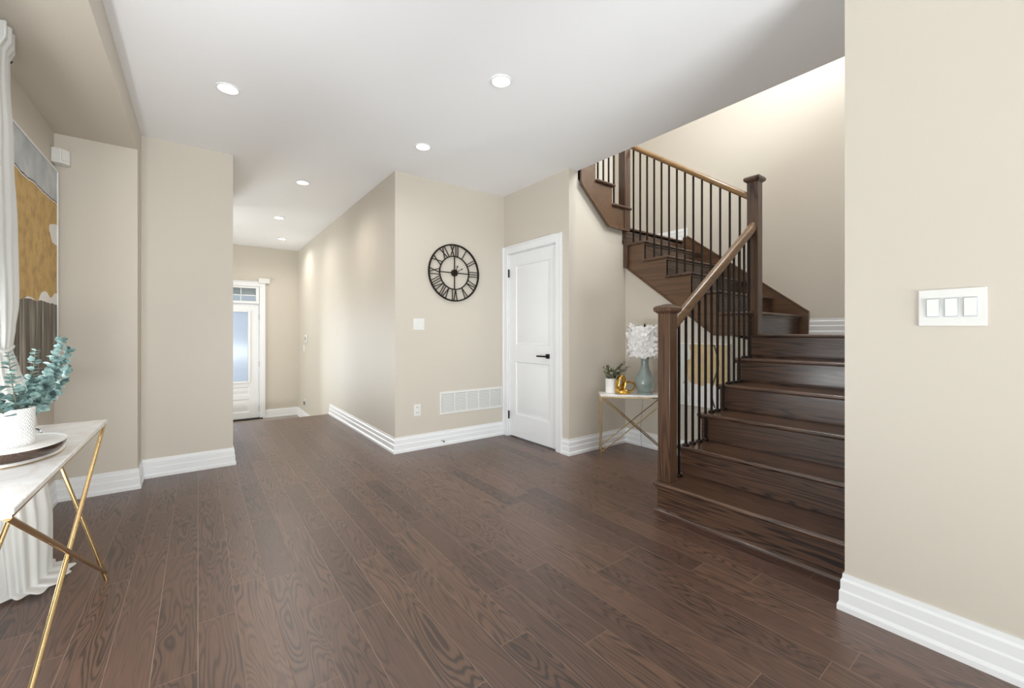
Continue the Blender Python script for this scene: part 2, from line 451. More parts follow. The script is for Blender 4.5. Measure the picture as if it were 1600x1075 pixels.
def wall_with_hole(axis, a0, a1, lo, hi, z0, z1, h):
    """wall slab normal to axis, with one rectangular opening h = (lo, hi, z0, z1)"""
    m = MB()
    def b(l, r_, p, q):
        if r_ - l < 1e-4 or q - p < 1e-4: return
        if axis == 'x': m.box(a0, a1, l, r_, p, q)
        else: m.box(l, r_, a0, a1, p, q)
    b(lo, h[0], z0, z1); b(h[1], hi, z0, z1); b(h[0], h[1], z0, h[2]); b(h[0], h[1], h[3], z1)
    return m
struct(wall_with_hole('x', -0.905, -0.785, -3.12, 4.27, 0, CH, (0.0, 2.55, 0.15, 2.35)).build('wall_left', 'wall'), 'beige left wall behind curtain and painting', 'wall')
m = MB(); m.box(-0.905, -0.36, 4.15, 4.27, 0, CH); m.box(-0.48, -0.36, 4.27, 4.52, 0, CH); m.box(-0.36, 0.245, 4.40, 4.52, 0, CH)
struct(m.build('wall_front', 'wall'), 'beige stepped wall left of the hall opening', 'wall')
struct(MB().box(0.125, 0.245, 4.52, 6.2, ZF, CH).box(-1.3, 0.125, 6.08, 6.2, ZF, CH).box(-1.42, -1.3, 6.08, 6.75, ZF, CH).box(-1.42, -1.3, 8.25, 8.87, ZF, CH)
       .box(-1.42, -1.3, 6.75, 8.25, ZF, 0.1).box(-1.42, -1.3, 6.75, 8.25, 2.2, CH)
       .build('wall_hall_left', 'wall'), 'left wall of the hall', 'wall')
struct(MB().box(1.51, 1.63, 3.865, 8.87, ZF, CH).build('wall_hall_right', 'wall'), 'long beige right wall of the hall', 'wall')
m = MB(); m.box(-1.42, -0.62, 8.75, 8.87, ZF, CH); m.box(-0.62, 0.93, 8.75, 8.87, 2.00, CH); m.box(0.93, 1.51, 8.75, 8.87, ZF, CH)
m.box(-0.62, 0.93, 8.75, 8.87, ZF - 0.1, ZF)
struct(m.build('wall_foyer', 'wall'), 'beige end wall of the foyer around the front door', 'wall')
struct(MB().box(1.63, 2.92, 3.865, 3.985, 0, CH).build('wall_clock', 'wall'), 'beige wall carrying the round clock', 'wall')
struct(wall_with_hole('x', 2.80, 2.92, 2.816, 3.865, 0, CH, (2.985, 3.78, 0, 2.045)).build('wall_closet', 'wall'), 'beige wall around the white closet door', 'wall')
struct(MB().prism([(2.92, 0), (3.76, 0), (3.76, 2.24), (3.33, 2.28), (2.92, 2.64)], 'y', Y3, Y3 + 0.12).build('wall_alcove', 'wall'), 'beige alcove wall below the upper flight', 'wall')
struct(MB().prism([(1.58, 0), (2.816, 0), (2.816, 1.90), (1.86, 1.18), (1.58, 1.10)], 'x', XU, XU + 0.12).build('wall_under_stairs', 'wall'), 'pale wall below the middle flight behind side table', 'wall')
struct(MB().box(2.155, 2.275, -3.12, 0.43, 0, CH).build('wall_right', 'wall'), 'beige right wall with the triple light switch', 'wall')
struct(wall_with_hole('y', 0.43, 0.55, 2.155, XW + 0.12, 0, UP, (3.3, 4.5, 3.5, 4.9)).build('wall_stairs_right', 'wall'), 'beige wall right of the lower stair flight', 'wall')
struct(MB().box(XW, XW + 0.12, 0.55, 4.02, 0, UP).build('wall_stairwell', 'wall'), 'tall beige wall at the back of the stairwell', 'wall')
struct(MB().box(2.92, XW, 3.90, 4.02, 1.9, UP).build('wall_stairwell_far', 'wall'), 'beige wall beside the upper flight', 'wall')
struct(MB().box(0.4, 0.52, 0.55, 4.02, 3.04, UP).box(0.52, 2.92, 3.9, 4.02, 3.04, UP).box(0.4, 2.155, 0.43, 0.55, 3.04, UP)
       .build('wall_upstairs', 'wall'), 'upstairs landing walls', 'wall')
struct(wall_with_hole('y', -3.12, -3.0, -0.905, 2.275, 0, CH, (-0.45, 1.95, 0.02, 2.3)).build('wall_back', 'wall'), 'wall behind the viewer with added patio door', 'wall')

# unseen windows with frame and pane; all but the curtain-side one added for fill light
def window(name, axis, a, lo, hi, z0, z1, label, mull=1):
    f = MB(); t = 0.05
    def b(m, l, r_, p, q, d=0.04):
        if axis == 'x': m.box(a - d, a + d, l, r_, p, q)
        else: m.box(l, r_, a - d, a + d, p, q)
    b(f, lo, lo + t, z0, z1); b(f, hi - t, hi, z0, z1); b(f, lo + t, hi - t, z0, z0 + t); b(f, lo + t, hi - t, z1 - t, z1)
    for i in range(mull):
        c = lo + (hi - lo) * (i + 1) / (mull + 1); b(f, c - t / 2, c + t / 2, z0 + t, z1 - t, 0.03)
    o = struct(f.build(name, 'trim'), label, 'window')
    p = MB(); b(p, lo + t * .9, hi - t * .9, z0 + t * .9, z1 - t * .9, 0.004); p.build('pane', 'glass', o)
window('window_1', 'x', -0.845, 0.0, 2.55, 0.15, 2.35, 'white framed side window by the curtain')
window('window_added_back', 'y', -3.06, -0.45, 1.95, 0.02, 2.3, 'added white framed patio door behind the viewer')
window('window_added_foyer', 'x', -1.36, 6.75, 8.25, 0.1, 2.2, 'added unseen foyer side window')
window('window_added_stairs', 'y', 0.49, 3.3, 4.5, 3.5, 4.9, 'added unseen upstairs stairwell window', 0)

# baseboards
BP = [(0, 0), (0.022, 0), (0.022, 0.022), (0.016, 0.036), (0.016, 0.078), (0.012, 0.086), (0.012, 0.122), (0.007, 0.132), (0.006, 0.150), (0, 0.150)]
def base(name, path, label, z=0.0):
    struct(MB().sweep(path, BP, z).build(name, 'trim'), label, 'baseboard')
base('baseboard_left', [(-0.785, -3.0), (-0.785, 4.15), (-0.36, 4.15), (-0.36, 4.40), (0.245, 4.40), (0.245, 6.2)], 'white moulded baseboard along the left walls')
base('baseboard_clock', [(1.51, 6.33), (1.51, 3.865), (2.778, 3.865)], 'white moulded baseboard turning below the clock')
base('baseboard_alcove', [(2.80, 2.90), (2.80, Y3), (XU, Y3), (XU, 1.60)], 'white moulded baseboard behind the side table')
base('baseboard_right', [(2.335, 0.55), (2.155, 0.55), (2.155, -3.0)], 'white moulded baseboard below the triple switch')
base('baseboard_landing', [(XW, 1.50), (XW, 0.55)], 'white moulded baseboard on the lower stair landing', ZL)
base('baseboard_upper', [(2.95, 3.90), (XW, 3.90), (XW, 2.76)], 'white moulded baseboard on the upper stair landing', ZU)
base('baseboard_foyer', [(0.975, 8.75), (1.51, 8.75), (1.51, 6.63)], 'white moulded baseboard in the foyer corner', ZF)

# ------------------------------------------------------------------ closet door
def panel_face(m, f, u0, u1, v0, v1):
    """raised-and-fielded panel: f(u, v, depth) maps to the world"""
    L = [(0, 0), (0.008, -0.009), (0.022, -0.010), (0.045, -0.003)]
    loops = [[f(u0 + i, v0 + i, d), f(u1 - i, v0 + i, d), f(u1 - i, v1 - i, d), f(u0 + i, v1 - i, d)] for i, d in L]
    vs = [p for l in loops for p in l]; fs = []
    for k in range(len(L) - 1):
        for j in range(4): fs.append((k * 4 + j, k * 4 + (j + 1) % 4, k * 4 + 4 + (j + 1) % 4, k * 4 + 4 + j))
    fs.append(tuple((len(L) - 1) * 4 + j for j in range(4)))
    m.add(vs, fs)
def leaf_mesh(m, f, u0, u1, v0, v1, panels, t=0.035):
    """door leaf with panel openings (u0,u1,v0,v1); front at depth 0, back at -t"""
    def slab(a, b, c, d):
        m.hexa([f(a, c, -t), f(b, c, -t), f(b, d, -t), f(a, d, -t), f(a, c, 0), f(b, c, 0), f(b, d, 0), f(a, d, 0)])
    pu0, pu1 = panels[0][0], panels[0][1]
    slab(u0, pu0, v0, v1); slab(pu1, u1, v0, v1)
    e = v0
    for p in sorted(panels, key=lambda q: q[2]):
        slab(pu0, pu1, e, p[2]); e = p[3]
    slab(pu0, pu1, e, v1)
    for p in panels:
        if len(p) == 4: panel_face(m, f, *p)
fd = lambda u, v, d: (2.815 - d, u, v)       # facing -x; u along y
m = MB(); leaf_mesh(m, fd, 2.992, 3.773, 0.012, 2.038, [(3.105, 3.66, 0.26, 0.84), (3.105, 3.66, 1.03, 1.90)])
door = struct(m.build('door_1', 'trim', bevel=0.0015), 'white two panel closet door with black lever handle', 'door')
m = MB(); m.box(2.797, 2.815, 3.102, 3.146, 0.90, 0.945)
hd = m.build('handle', 'black', door, bevel=0.003); hd['label'] = 'square black rose with flat lever'
MB().tube([(2.797, 3.124, 0.922), (2.765, 3.124, 0.922)], 0.009, 12).box(2.756, 2.768, 3.115, 3.245, 0.914, 0.930).build('lever', 'black', hd, bevel=0.002)
for z in (0.24, 1.83):
    MB().tube([(2.803, 3.782, z - 0.045), (2.803, 3.782, z + 0.045)], 0.008, 10).box(2.799, 2.806, 3.766, 3.784, z - 0.045, z + 0.045).build('hinge', 'black', door)
MB().box(2.812, 2.818, 2.985, 2.994, 0.90, 0.95).build('strike_plate', 'black', door)
def casing(name, f, u0, u1, z0, ztop, w, label, t=0.018):
    m = MB(); e = 0.02; k = 0.008
    def ext(sec, a, b, upright):
        n = len(sec); vs = []
        for q in (a, b): vs += [f(u, q, d) if upright else f(q, u, d) for u, d in sec]
        caps = [tuple(t_) for t_ in tessellate_polygon([[Vector((p[0], p[1], 0)) for p in sec]])]
        m.add(vs, caps + [tuple(n + i for i in t_) for t_ in caps] + [(i, (i + 1) % n, n + (i + 1) % n, n + i) for i in range(n)])
    ext([(u0 - w, 0), (u0 - w, t + k), (u0 - w + e, t + k), (u0 - w + e, t), (u0, t), (u0, 0)], z0, ztop + w, True)
    ext([(u1 + w, 0), (u1 + w, t + k), (u1 + w - e, t + k), (u1 + w - e, t), (u1, t), (u1, 0)], z0, ztop + w, True)
    ext([(ztop, 0), (ztop, t), (ztop + w - e, t), (ztop + w - e, t + k), (ztop + w, t + k), (ztop + w, 0)], u0, u1, False)
    return struct(m.build(name, 'trim', bevel=0.003), label, 'door trim')
fc = lambda u, v, d: (2.80 - d, u, v)
casing('trim_2', fc, 2.985, 3.78, 0.0, 2.045, 0.085, 'white casing around the closet door')
struct(MB().box(2.80, 2.86, 2.985, 2.991, 0, 2.045).box(2.80, 2.86, 3.774, 3.78, 0, 2.045).box(2.80, 2.86, 2.991, 3.774, 2.039, 2.045)
       .build('trim_3', 'trim'), 'white jamb inside the closet doorway', 'door trim')

# ------------------------------------------------------------------ front door with glass, transom
ff = lambda u, v, d: (u, 8.78 - d, v)       # facing -y
m = MB(); leaf_mesh(m, ff, 0.02, 0.878, ZF + 0.02, 1.68, [(0.17, 0.73, -0.25, -0.02), (0.17, 0.73, 0.06, 0.20), (0.17, 0.73, 0.29, 1.555, 'g')], 0.045)
fd2 = struct(m.build('door_2', 'trim', bevel=0.002), 'white front door with tall glass at the hall end', 'door')
m = MB()
for (a, b, c, d) in ((0.15, 0.19, 0.27, 1.575), (0.71, 0.75, 0.27, 1.575), (0.19, 0.71, 0.27, 0.31), (0.19, 0.71, 1.535, 1.575)): m.box(a, b, 8.762, 8.80, c, d)
gf = m.build('glass_frame', 'trim', fd2, bevel=0.006)
MB().box(0.19, 0.71, 8.79, 8.80, 0.31, 1.535).build('pane', 'blind', gf)
for z in (-0.2, 0.6, 1.45):
    MB().tube([(0.884, 8.768, z - .05), (0.884, 8.768, z + .05)], 0.009, 10).build('hinge', 'chrome', fd2)
m = MB(); m.box(-0.60, 0.88, 8.745, 8.86, 1.69, 1.735).box(-0.60, 0.88, 8.745, 8.86, 1.965, 2.0).box(0.83, 0.88, 8.745, 8.86, 1.735, 1.965).box(-0.60, -0.55, 8.745, 8.86, 1.735, 1.965)
wt = struct(m.build('window_4', 'trim', bevel=0.004), 'white transom window above the front door', 'window')
MB().box(-0.55, 0.83, 8.80, 8.808, 1.735, 1.965).build('pane', 'glass', wt)
MB().box(-0.55, 0.83, 8.785, 8.80, 1.835, 1.850).box(0.60, 0.612, 8.785, 8.80, 1.735, 1.965).box(0.10, 0.112, 8.785, 8.80, 1.735, 1.965).build('glazing_bar', 'trim', wt)
MB().box(-0.55, 0.83, 8.812, 8.816, 1.845, 1.965).build('blind', 'blind_grey', wt)
m = MB(); m.box(-0.62, -0.57, 8.76, 8.86, ZF, 1.69); m.box(-0.05, 0.015, 8.76, 8.86, ZF, 1.69); m.box(-0.57, -0.05, 8.76, 8.86, ZF, ZF + 0.08); m.box(-0.57, -0.05, 8.76, 8.86, 1.62, 1.69)
ws = struct(m.build('window_5', 'trim'), 'white sidelight window left of the front door', 'window')
MB().box(-0.57, -0.05, 8.80, 8.808, ZF + 0.08, 1.62).build('pane', 'glass', ws)
m = MB(); m.box(0.885, 0.955, 8.728, 8.75, ZF, 2.0); m.box(0.955, 0.975, 8.72, 8.75, ZF, 2.09); m.box(-0.70, 0.955, 8.728, 8.75, 2.0, 2.07); m.box(-0.70, 0.955, 8.72, 8.75, 2.07, 2.09); m.box(0.886, 0.929, 8.771, 8.87, ZF + .021, 1.999)
struct(m.build('trim_4', 'trim', bevel=0.003), 'white casing around the front door', 'door trim')
struct(MB().box(-0.62, 0.93, 8.70, 8.87, ZF, ZF + 0.02).build('trim_5', 'iron'), 'dark sill below the front door', 'sill')

# ------------------------------------------------------------------ staircase
st = thing('staircase', 'dark oak turning staircase with black iron balusters', 'staircase', (2.39, 1.05, 0))
NX = [2.365 + 0.2735 * i for i in range(5)] + [3.662]        # nosing fronts of treads 1..6
T = 0.028; OV = 0.025
YL, YR = 1.595, 0.55                                          # open side, wall side
for i in range(5):
    z = R * (i + 1)
    MB().box(NX[i], NX[i + 1] + OV + 0.005, YR + 0.002, YL + 0.025, z - T, z).build('tread', 'oak_y', st, bevel=0.0125, seg=4)
for i in range(6):
    x = NX[i] + OV; z0 = R * i; z1 = R * (i + 1) - T
    m = MB().box(x, x + 0.02, YR + 0.002, YL, z0, z1)
    m.box(x - 0.012, x, YR + 0.002, YL + 0.008, z1 - 0.014, z1)
    m.build('riser', 'oak_y', st)
# closed side of the lower flight
poly = [(NX[0] + OV + .02, 0), (XU, 0), (XU, ZL - T)]
pts = [(XU, 0)]
prof = [(NX[0] + OV + .02, 0)]
for i in range(5): prof += [(NX[i] + OV + .02, R * (i + 1) - T), (NX[i + 1] + OV + .02, R * (i + 1) - T)]
prof = prof[:-1] + [(XU, R * 5 - T), (XU, 0)]
MB().prism(prof, 'y', YL - 0.02, YL - 0.002).build('stringer', 'oak_x', st)
# shoe moulding at the foot of the first riser
MB().prism([(NX[0] + OV, 0), (NX[0] + OV - 0.02, 0), (NX[0] + OV - 0.018, 0.010), (NX[0] + OV - 0.008, 0.019), (NX[0] + OV, 0.022)], 'y', YR + 0.022, YL + 0.012).build('shoe_moulding', 'oak_y', st, smooth=True)
# first landing
MB().box(NX[5], XW - 0.002, YR + 0.002, YL + 0.02, ZL - T, ZL).build('landing', 'oak_y', st, bevel=0.0125, seg=4)
MB().box(XU + .12, XW - 0.02, YR + 0.01, YL + 1.2, ZL - 0.06, ZL - T - .001).build('landing_base', 'oak_plain', st)

# middle flight, climbing +y
XS = 3.630                                                   # face of the open stringer
XN = 3.600                                                   # return nosings
XB = 3.70                                                    # line of balusters
NY = [1.542 + 0.2515 * i for i in range(5)] + [2.80]          # noses of treads 7..11 and landing
XE = XW - 0.027
for i in range(5):
    z = R * (7 + i)
    x0 = XN if i else 3.605
    MB().box(x0, XE, NY[i], NY[i + 1] + OV + 0.006, z - T, z).build('tread', 'oak_x', st, bevel=0.0125, seg=4)
for i in range(6):
    y = NY[i] + OV; z0 = R * (6 + i); z1 = R * (7 + i) - T
    xs = XS + 0.002 if i < 5 else 3.585
    m = MB().box(xs, XE, y - (0.012 if i == 5 else 0), y + 0.02, z0, z1)
    m.box(xs - 0.006, XE, y - 0.012, y, z1 - 0.014, z1)
    m.build('riser', 'oak_x', st)
prof = [(1.62, ZL - 0.005)]
prof = [(NY[0] + OV, ZL - 0.006)]
for i in range(5): prof += [(NY[i] + OV, R * (7 + i) - T), (NY[i + 1] + OV, R * (7 + i) - T)]
prof = prof[:-1] + [(2.845, R * 11 - T), (2.845, 2.20), (Y3 - .001, 2.20), (Y3 - .001, 1.860), (1.852, ZL - 0.006)]
sg = MB().prism(prof, 'x', XS, XS + 0.02).build('stringer', 'oak_plain', st)
m = MB()
m.beam((XS - 0.006, 1.56, ZL - 0.012), (XS - 0.006, 1.852, ZL - 0.012), [(-.009, 0), (.009, 0), (.009, .016), (-.009, .016)])
m.beam((XS - 0.006, 1.852, ZL - 0.012), (XS - 0.006, Y3 - .012, 1.852), [(-.009, 0), (.009, 0), (.009, .018), (-.009, .018)])
m.build('stringer_trim', 'oak_plain', sg)
MB().box(XS - 0.03, XS + 0.0, Y3 - 0.055, Y3 - 0.002, 1.85, 2.14).build('corner_post', 'oak_z', st)
# skirt on the outer wall
sk = MB().prism([(1.50, ZL), (1.50, 1.365), (2.745, 2.325), (2.80, 2.325), (2.80, 2.18), (1.62, ZL)], 'x', XW - 0.026, XW).build('skirt_board', 'oak_plain', st)
m = MB(); m.prism([(1.492, 1.362), (2.745, 2.328), (2.745, 2.340), (1.488, 1.372)], 'x', XW - 0.034, XW); m.box(XW - 0.034, XW, 1.488, 1.502, ZL, 1.37)
m.build('skirt_cap', 'oak_plain', sk)
# second landing and upper flight, climbing -x
MB().box(3.572, XW - .002, NY[5], 3.895, ZU - T, ZU).build('landing', 'oak_x', st, bevel=0.0125, seg=4)
YS = 2.775                                                   # face of the upper stringer
NX3 = [3.665, 3.400, 3.150, 2.925]
for i in range(3):
    z = R * (13 + i)
    MB().box(NX3[i + 1] - OV - .006, NX3[i], YS - 0.03, 3.895, z - T, z).build('tread', 'oak_y', st, bevel=0.0125, seg=4)
for i in range(4):
    x = NX3[i] - OV; MB().box(x - 0.02, x, YS + 0.002, 3.895, R * (12 + i), R * (13 + i) - T).build('riser', 'oak_y', st)
prof = [(XU + .0, 2.235), (XU, R * 13 - T), (NX3[1] - OV, R * 13 - T), (NX3[1] - OV, R * 14 - T), (NX3[2] - OV, R * 14 - T), (NX3[2] - OV, R * 15 - T), (2.925, R * 15 - T), (2.925, 2.59), (3.322, 2.243)]
sg3 = MB().prism(prof, 'y', YS, YS + 0.02).build('stringer', 'oak_plain', st)
m = MB()
m.beam((3.64, YS - 0.005, 2.232), (3.320, YS - 0.005, 2.238), [(-.008, 0), (.008, 0), (.008, .016), (-.008, .016)])
m.beam((3.320, YS - 0.005, 2.238), (2.922, YS - 0.005, 2.586), [(-.008, 0), (.008, 0), (.008, .018), (-.008, .018)])
m.build('stringer_trim', 'oak_plain', sg3)
# soffit closing the flights from below
MB().prism([(Y3, 1.85), (1.86, ZL - .01), (1.60, ZL - .03), (1.60, ZL - .05), (1.86, ZL - .03), (Y3, 1.83)], 'x', XU + .12, XW - .03).build('soffit', 'wall', st)

# newel posts
def newel(x, y, z0, z1, lab=None):
    h = 0.0435
    p = MB().box(x - h, x + h, y - h, y + h, z0, z1).build('newel_post', 'oak_z', st, bevel=0.003)
    m = MB(); k = [(h + .002, 0), (h + .010, .008), (h + .018, .014), (h + .020, .026), (h + .020, .036), (h + .012, .046), (0.012, .062)]
    vs = []; fs = []
    for (r, z) in k: vs += [(x - r, y - r, z1 + z), (x + r, y - r, z1 + z), (x + r, y + r, z1 + z), (x - r, y + r, z1 + z)]
    for i in range(len(k) - 1):
        for j in range(4): fs.append((i * 4 + j, i * 4 + (j + 1) % 4, i * 4 + 4 + (j + 1) % 4, i * 4 + 4 + j))
    fs += [(3, 2, 1, 0), tuple(len(k) * 4 - 4 + j for j in range(4))]
    m.add(vs, fs).build('post_cap', 'oak_z', p)
    return p
newel(2.452, 1.561, R, 1.283)
newel(3.716, 1.556, ZL, 2.412)
newel(3.610, 2.805, 2.245, 3.40)
# handrails
RP = [(-.018, 0), (.018, 0), (.030, .012), (.033, .032), (.028, .052), (.016, .066), (0, .070), (-.016, .066), (-.028, .052), (-.033, .032), (-.030, .012)]
r1 = MB().beam((2.494, 1.556, 1.160), (3.674, 1.556, 1.990), [(a, b * 1.25) for a, b in RP]).build('handrail', 'oak_rail', st, smooth=True, ang=0.9)
r2 = MB().beam((3.706, 1.598, 2.275), (3.706, 2.80, 3.135), [(a, b * 0.9) for a, b in RP]).build('handrail', 'oak_rail_y', st, smooth=True, ang=0.9)
def baluster(x, y, z0, z1, shoe=True):
    h = 0.0068
    b = MB().box(x - h, x + h, y - h, y + h, z0, z1).build('baluster', 'iron', st)
    if shoe:
        MB().add([(x + s * w, y + t * w, z) for (w, z) in ((0.017, z0), (0.017, z0 + .008), (0.009, z0 + .018)) for s, t in ((-1, -1), (1, -1), (1, 1), (-1, 1))],
                 [(3, 2, 1, 0), (8, 9, 10, 11)] + [(k * 4 + j, k * 4 + (j + 1) % 4, k * 4 + 4 + (j + 1) % 4, k * 4 + 4 + j) for k in (0, 1) for j in range(4)]).build('baluster_shoe', 'iron', b)
for k in range(13):
    x = 2.579 + (3.612 - 2.579) * k / 12
    n = sum(1 for q in NX[:5] if q + 0.012 < x)
    baluster(x, 1.556, R * n, 1.165 + (x - 2.494) * 0.7034 + 0.005)
for k in range(14):
    y = 1.668 + (2.756 - 1.668) * k / 13
    n = 6 + sum(1 for q in NY[:5] if q + 0.010 < y)
    baluster(XB, y, R * n, 2.275 + (y - 1.598) * 0.7155 + 0.004)
for x in (3.098, 3.186, 3.268, 3.350, 3.432):
    n = 13 if x > 3.39 else 14
    if x < 3.14: n = 15
    baluster(x, 2.80, R * n if n < 15 else R * 14, 3.35)

# ------------------------------------------------------------------ recessed ceiling lights
def pot_light(x, y, label, power, CH=CH):
    t = thing('ceiling_light', label, 'light', (x, y, CH - 0.012), 'round recessed ceiling lights')
    MB().lathe([(0.052, CH - .004), (0.056, CH - .008), (0.066, CH - .008), (0.068, CH - .001)], (x, y, 0), 40).build('trim_ring', 'trim', t, smooth=True)
    MB().lathe([(0.0, CH - .007), (0.050, CH - .006), (0.054, CH - .002)], (x, y, 0), 40).build('lens', 'lens', t, smooth=True)
    d = bpy.data.lights.new('lamp_glow', 'SPOT'); d.energy = power; d.color = (1, 0.96, 0.90); d.spot_size = 2.85; d.spot_blend = 1.0; d.shadow_soft_size = 0.05
    l = bpy.data.objects.new('lamp_glow', d); COL.objects.link(l); l.parent = t; l.location = (0, 0, -0.01)
pot_light(0.152, 3.218, 'lit recessed ceiling light nearest the left soffit', 14)
pot_light(1.500, 2.100, 'large looking recessed light nearest the staircase opening', 14)
pot_light(1.505, 3.234, 'recessed ceiling light in front of the clock wall', 12)
pot_light(0.866, 4.751, 'first recessed ceiling light at the hall mouth', 46)
pot_light(0.872, 6.382, 'middle recessed ceiling light inside the hall', 46)
pot_light(1.108, 7.768, 'farthest recessed ceiling light near the front door', 46)

pot_light(3.1, 1.7, 'added unseen fill light high above the lower stair landing', 180, UP)  # no fixture in view here; added to brighten the stairwell walls

# ------------------------------------------------------------------ wall clock
CX, CY, CZ, CR = 2.146, 3.845, 1.788, 0.300
ck = thing('wall_clock', 'round open metal clock with roman numerals', 'clock', (CX, 3.862, CZ - CR))
def ring(r0, r1, y0, y1, n=72):
    m = MB(); vs = []; fs = []
    for j in range(n):
        a = 2 * PI * j / n
        for r, y in ((r0, y0), (r1, y0), (r1, y1), (r0, y1)): vs.append((CX + r * math.cos(a), y, CZ + r * math.sin(a)))
    for j in range(n):
        b = (j + 1) % n
        for k in range(4): fs.append((j * 4 + k, j * 4 + (k + 1) % 4, b * 4 + (k + 1) % 4, b * 4 + k))
    return m.add(vs, fs)
ring(CR - 0.014, CR, CY - .009, CY + .009).build('outer_ring', 'clock', ck, smooth=True)
ring(0.168, 0.178, CY - .006, CY + .006).build('inner_ring', 'clock', ck, smooth=True)
def cbar(m, hr, t0, r0, t1, r1, w=0.0036, y=0.0):
    a = hr * PI / 6; R_ = Vector((math.sin(a), 0, math.cos(a))); T_ = Vector((math.cos(a), 0, -math.sin(a)))
    c = Vector((CX, CY + y, CZ)); p = c + R_ * r0 + T_ * t0; q = c + R_ * r1 + T_ * t1
    d = (q - p).normalized(); s = Vector((d.z, 0, -d.x)) * w; e = Vector((0, 0.004, 0))
    m.hexa([p - s - e, p + s - e, p + s + e, p - s + e, q - s - e, q + s - e, q + s + e, q - s + e])
ROM = ['XII', 'I', 'II', 'III', 'IV', 'V', 'VI', 'VII', 'VIII', 'IX', 'X', 'XI']
for hr, txt in enumerate(ROM):
    m = MB(); wid = {'I': 0.024, 'V': 0.052, 'X': 0.056}
    tot = sum(wid[c] for c in txt); t = -tot / 2
    for c in txt:
        w = wid[c]; k = t + w / 2; a, b = 0.176, 0.288
        if c == 'I': cbar(m, hr, k, a, k, b)
        elif c == 'V': cbar(m, hr, k, a, k - w * .38, b); cbar(m, hr, k, a, k + w * .38, b)
        else: cbar(m, hr, k - w * .36, a, k + w * .36, b); cbar(m, hr, k + w * .36, a, k - w * .36, b, y=0.002)
        t += w
    m.build('numeral', 'clock', ck)
for hr in (0, 3, 6, 9):
    m = MB(); cbar(m, hr, 0, 0.02, 0, 0.170, 0.0045); m.build('spoke', 'clock', ck)
hub = MB()
hub.add([(CX + 0.036 * math.cos(2 * PI * j / 32), y, CZ + 0.036 * math.sin(2 * PI * j / 32)) for y in (CY - .012, CY + .014) for j in range(32)],
        [list(range(32)), list(range(32, 64))[::-1]] + [(j, (j + 1) % 32, 32 + (j + 1) % 32, 32 + j) for j in range(32)])
hub.build('hub', 'clock', ck, bevel=0.002)
for hr, ln in ((0.75, 0.085), (2.05, 0.105)):
    m = MB(); cbar(m, hr, 0, 0.0, 0, ln, 0.0022, -0.015)
    cbar(m, hr, 0, ln - 0.022, 0, ln - 0.010, 0.0055, -0.015)
    m.build('hand', 'clock', ck)
MB().box(CX - .02, CX + .02, CY + .012, 3.866, CZ - .02, CZ + .02).build('wall_mount', 'clock', ck)

# ------------------------------------------------------------------ wall fittings
def plate_y(name, label, cat, x0, x1, z0, z1, yw):              # on a wall facing -y
    return tag(MB().box(x0, x1, yw - 0.006, yw, z0, z1).build(name, 'plastic', bevel=0.002), label, cat)
p = plate_y('light_switch', 'double light switch plate left below the clock', 'light switch', 1.695, 1.812, 1.188, 1.303, 3.865)
for x in (1.730, 1.777): MB().box(x - .016, x + .016, 3.8555, 3.860, 1.213, 1.278).build('rocker', 'plastic', p, bevel=0.002)
p = plate_y('power_outlet', 'white power outlet above the baseboard below clock', 'outlet', 1.700, 1.772, 0.335, 0.450, 3.865)
for z in (0.366, 0.418):
    q = MB().box(1.718, 1.754, 3.856, 3.860, z - .020, z + .020).build('receptacle', 'plastic', p, bevel=0.004)
    MB().box(1.728, 1.731, 3.8553, 3.8565, z - .004, z + .010).box(1.741, 1.744, 3.8553, 3.8565, z - .004, z + .010).build('slot', 'slot', q)
# return air grille
gr = tag(MB().box(1.984, 2.769, 3.857, 3.865, 0.316, 0.335).box(1.984, 2.769, 3.857, 3.865, 0.525, 0.550).box(1.984, 2.006, 3.857, 3.865, 0.335, 0.525).box(2.750, 2.769, 3.857, 3.865, 0.335, 0.525)
         .build('air_grille', 'plastic', bevel=0.002), 'wide white return air grille beside closet door', 'air vent')
MB().box(2.0, 2.76, 3.8625, 3.8645, 0.33, 0.53).build('backing', 'plastic_grey', gr)
wd = (2.750 - 2.006) / 5
for i in range(4):
    x = 2.006 + wd * (i + 1); MB().box(x - .006, x + .006, 3.857, 3.864, 0.335, 0.525).build('divider', 'plastic', gr)
for i in range(5):
    m = MB(); a, b = 2.006 + wd * i + .004, 2.006 + wd * (i + 1) - .004
    for k in range(12):
        z = 0.338 + k * 0.0156
        m.hexa([(a, 3.8575, z), (b, 3.8575, z), (b, 3.8622, z + .0085), (a, 3.8622, z + .0085), (a, 3.8575, z + .002), (b, 3.8575, z + .002), (b, 3.8622, z + .0105), (a, 3.8622, z + .0105)])
    m.build('louvers', 'plastic', gr)
ds = thing('door_stop', 'small metal door stop on the clock wall baseboard', 'door stop', (1.995, 3.85, 0.055))
MB().tube([(1.995, 3.853, 0.055), (1.995, 3.80, 0.055)], 0.005, 10).build('rod', 'chrome', ds)
MB().tube([(1.995, 3.803, 0.055), (1.995, 3.790, 0.055)], 0.010, 12).build('bumper', 'plastic_grey', ds)
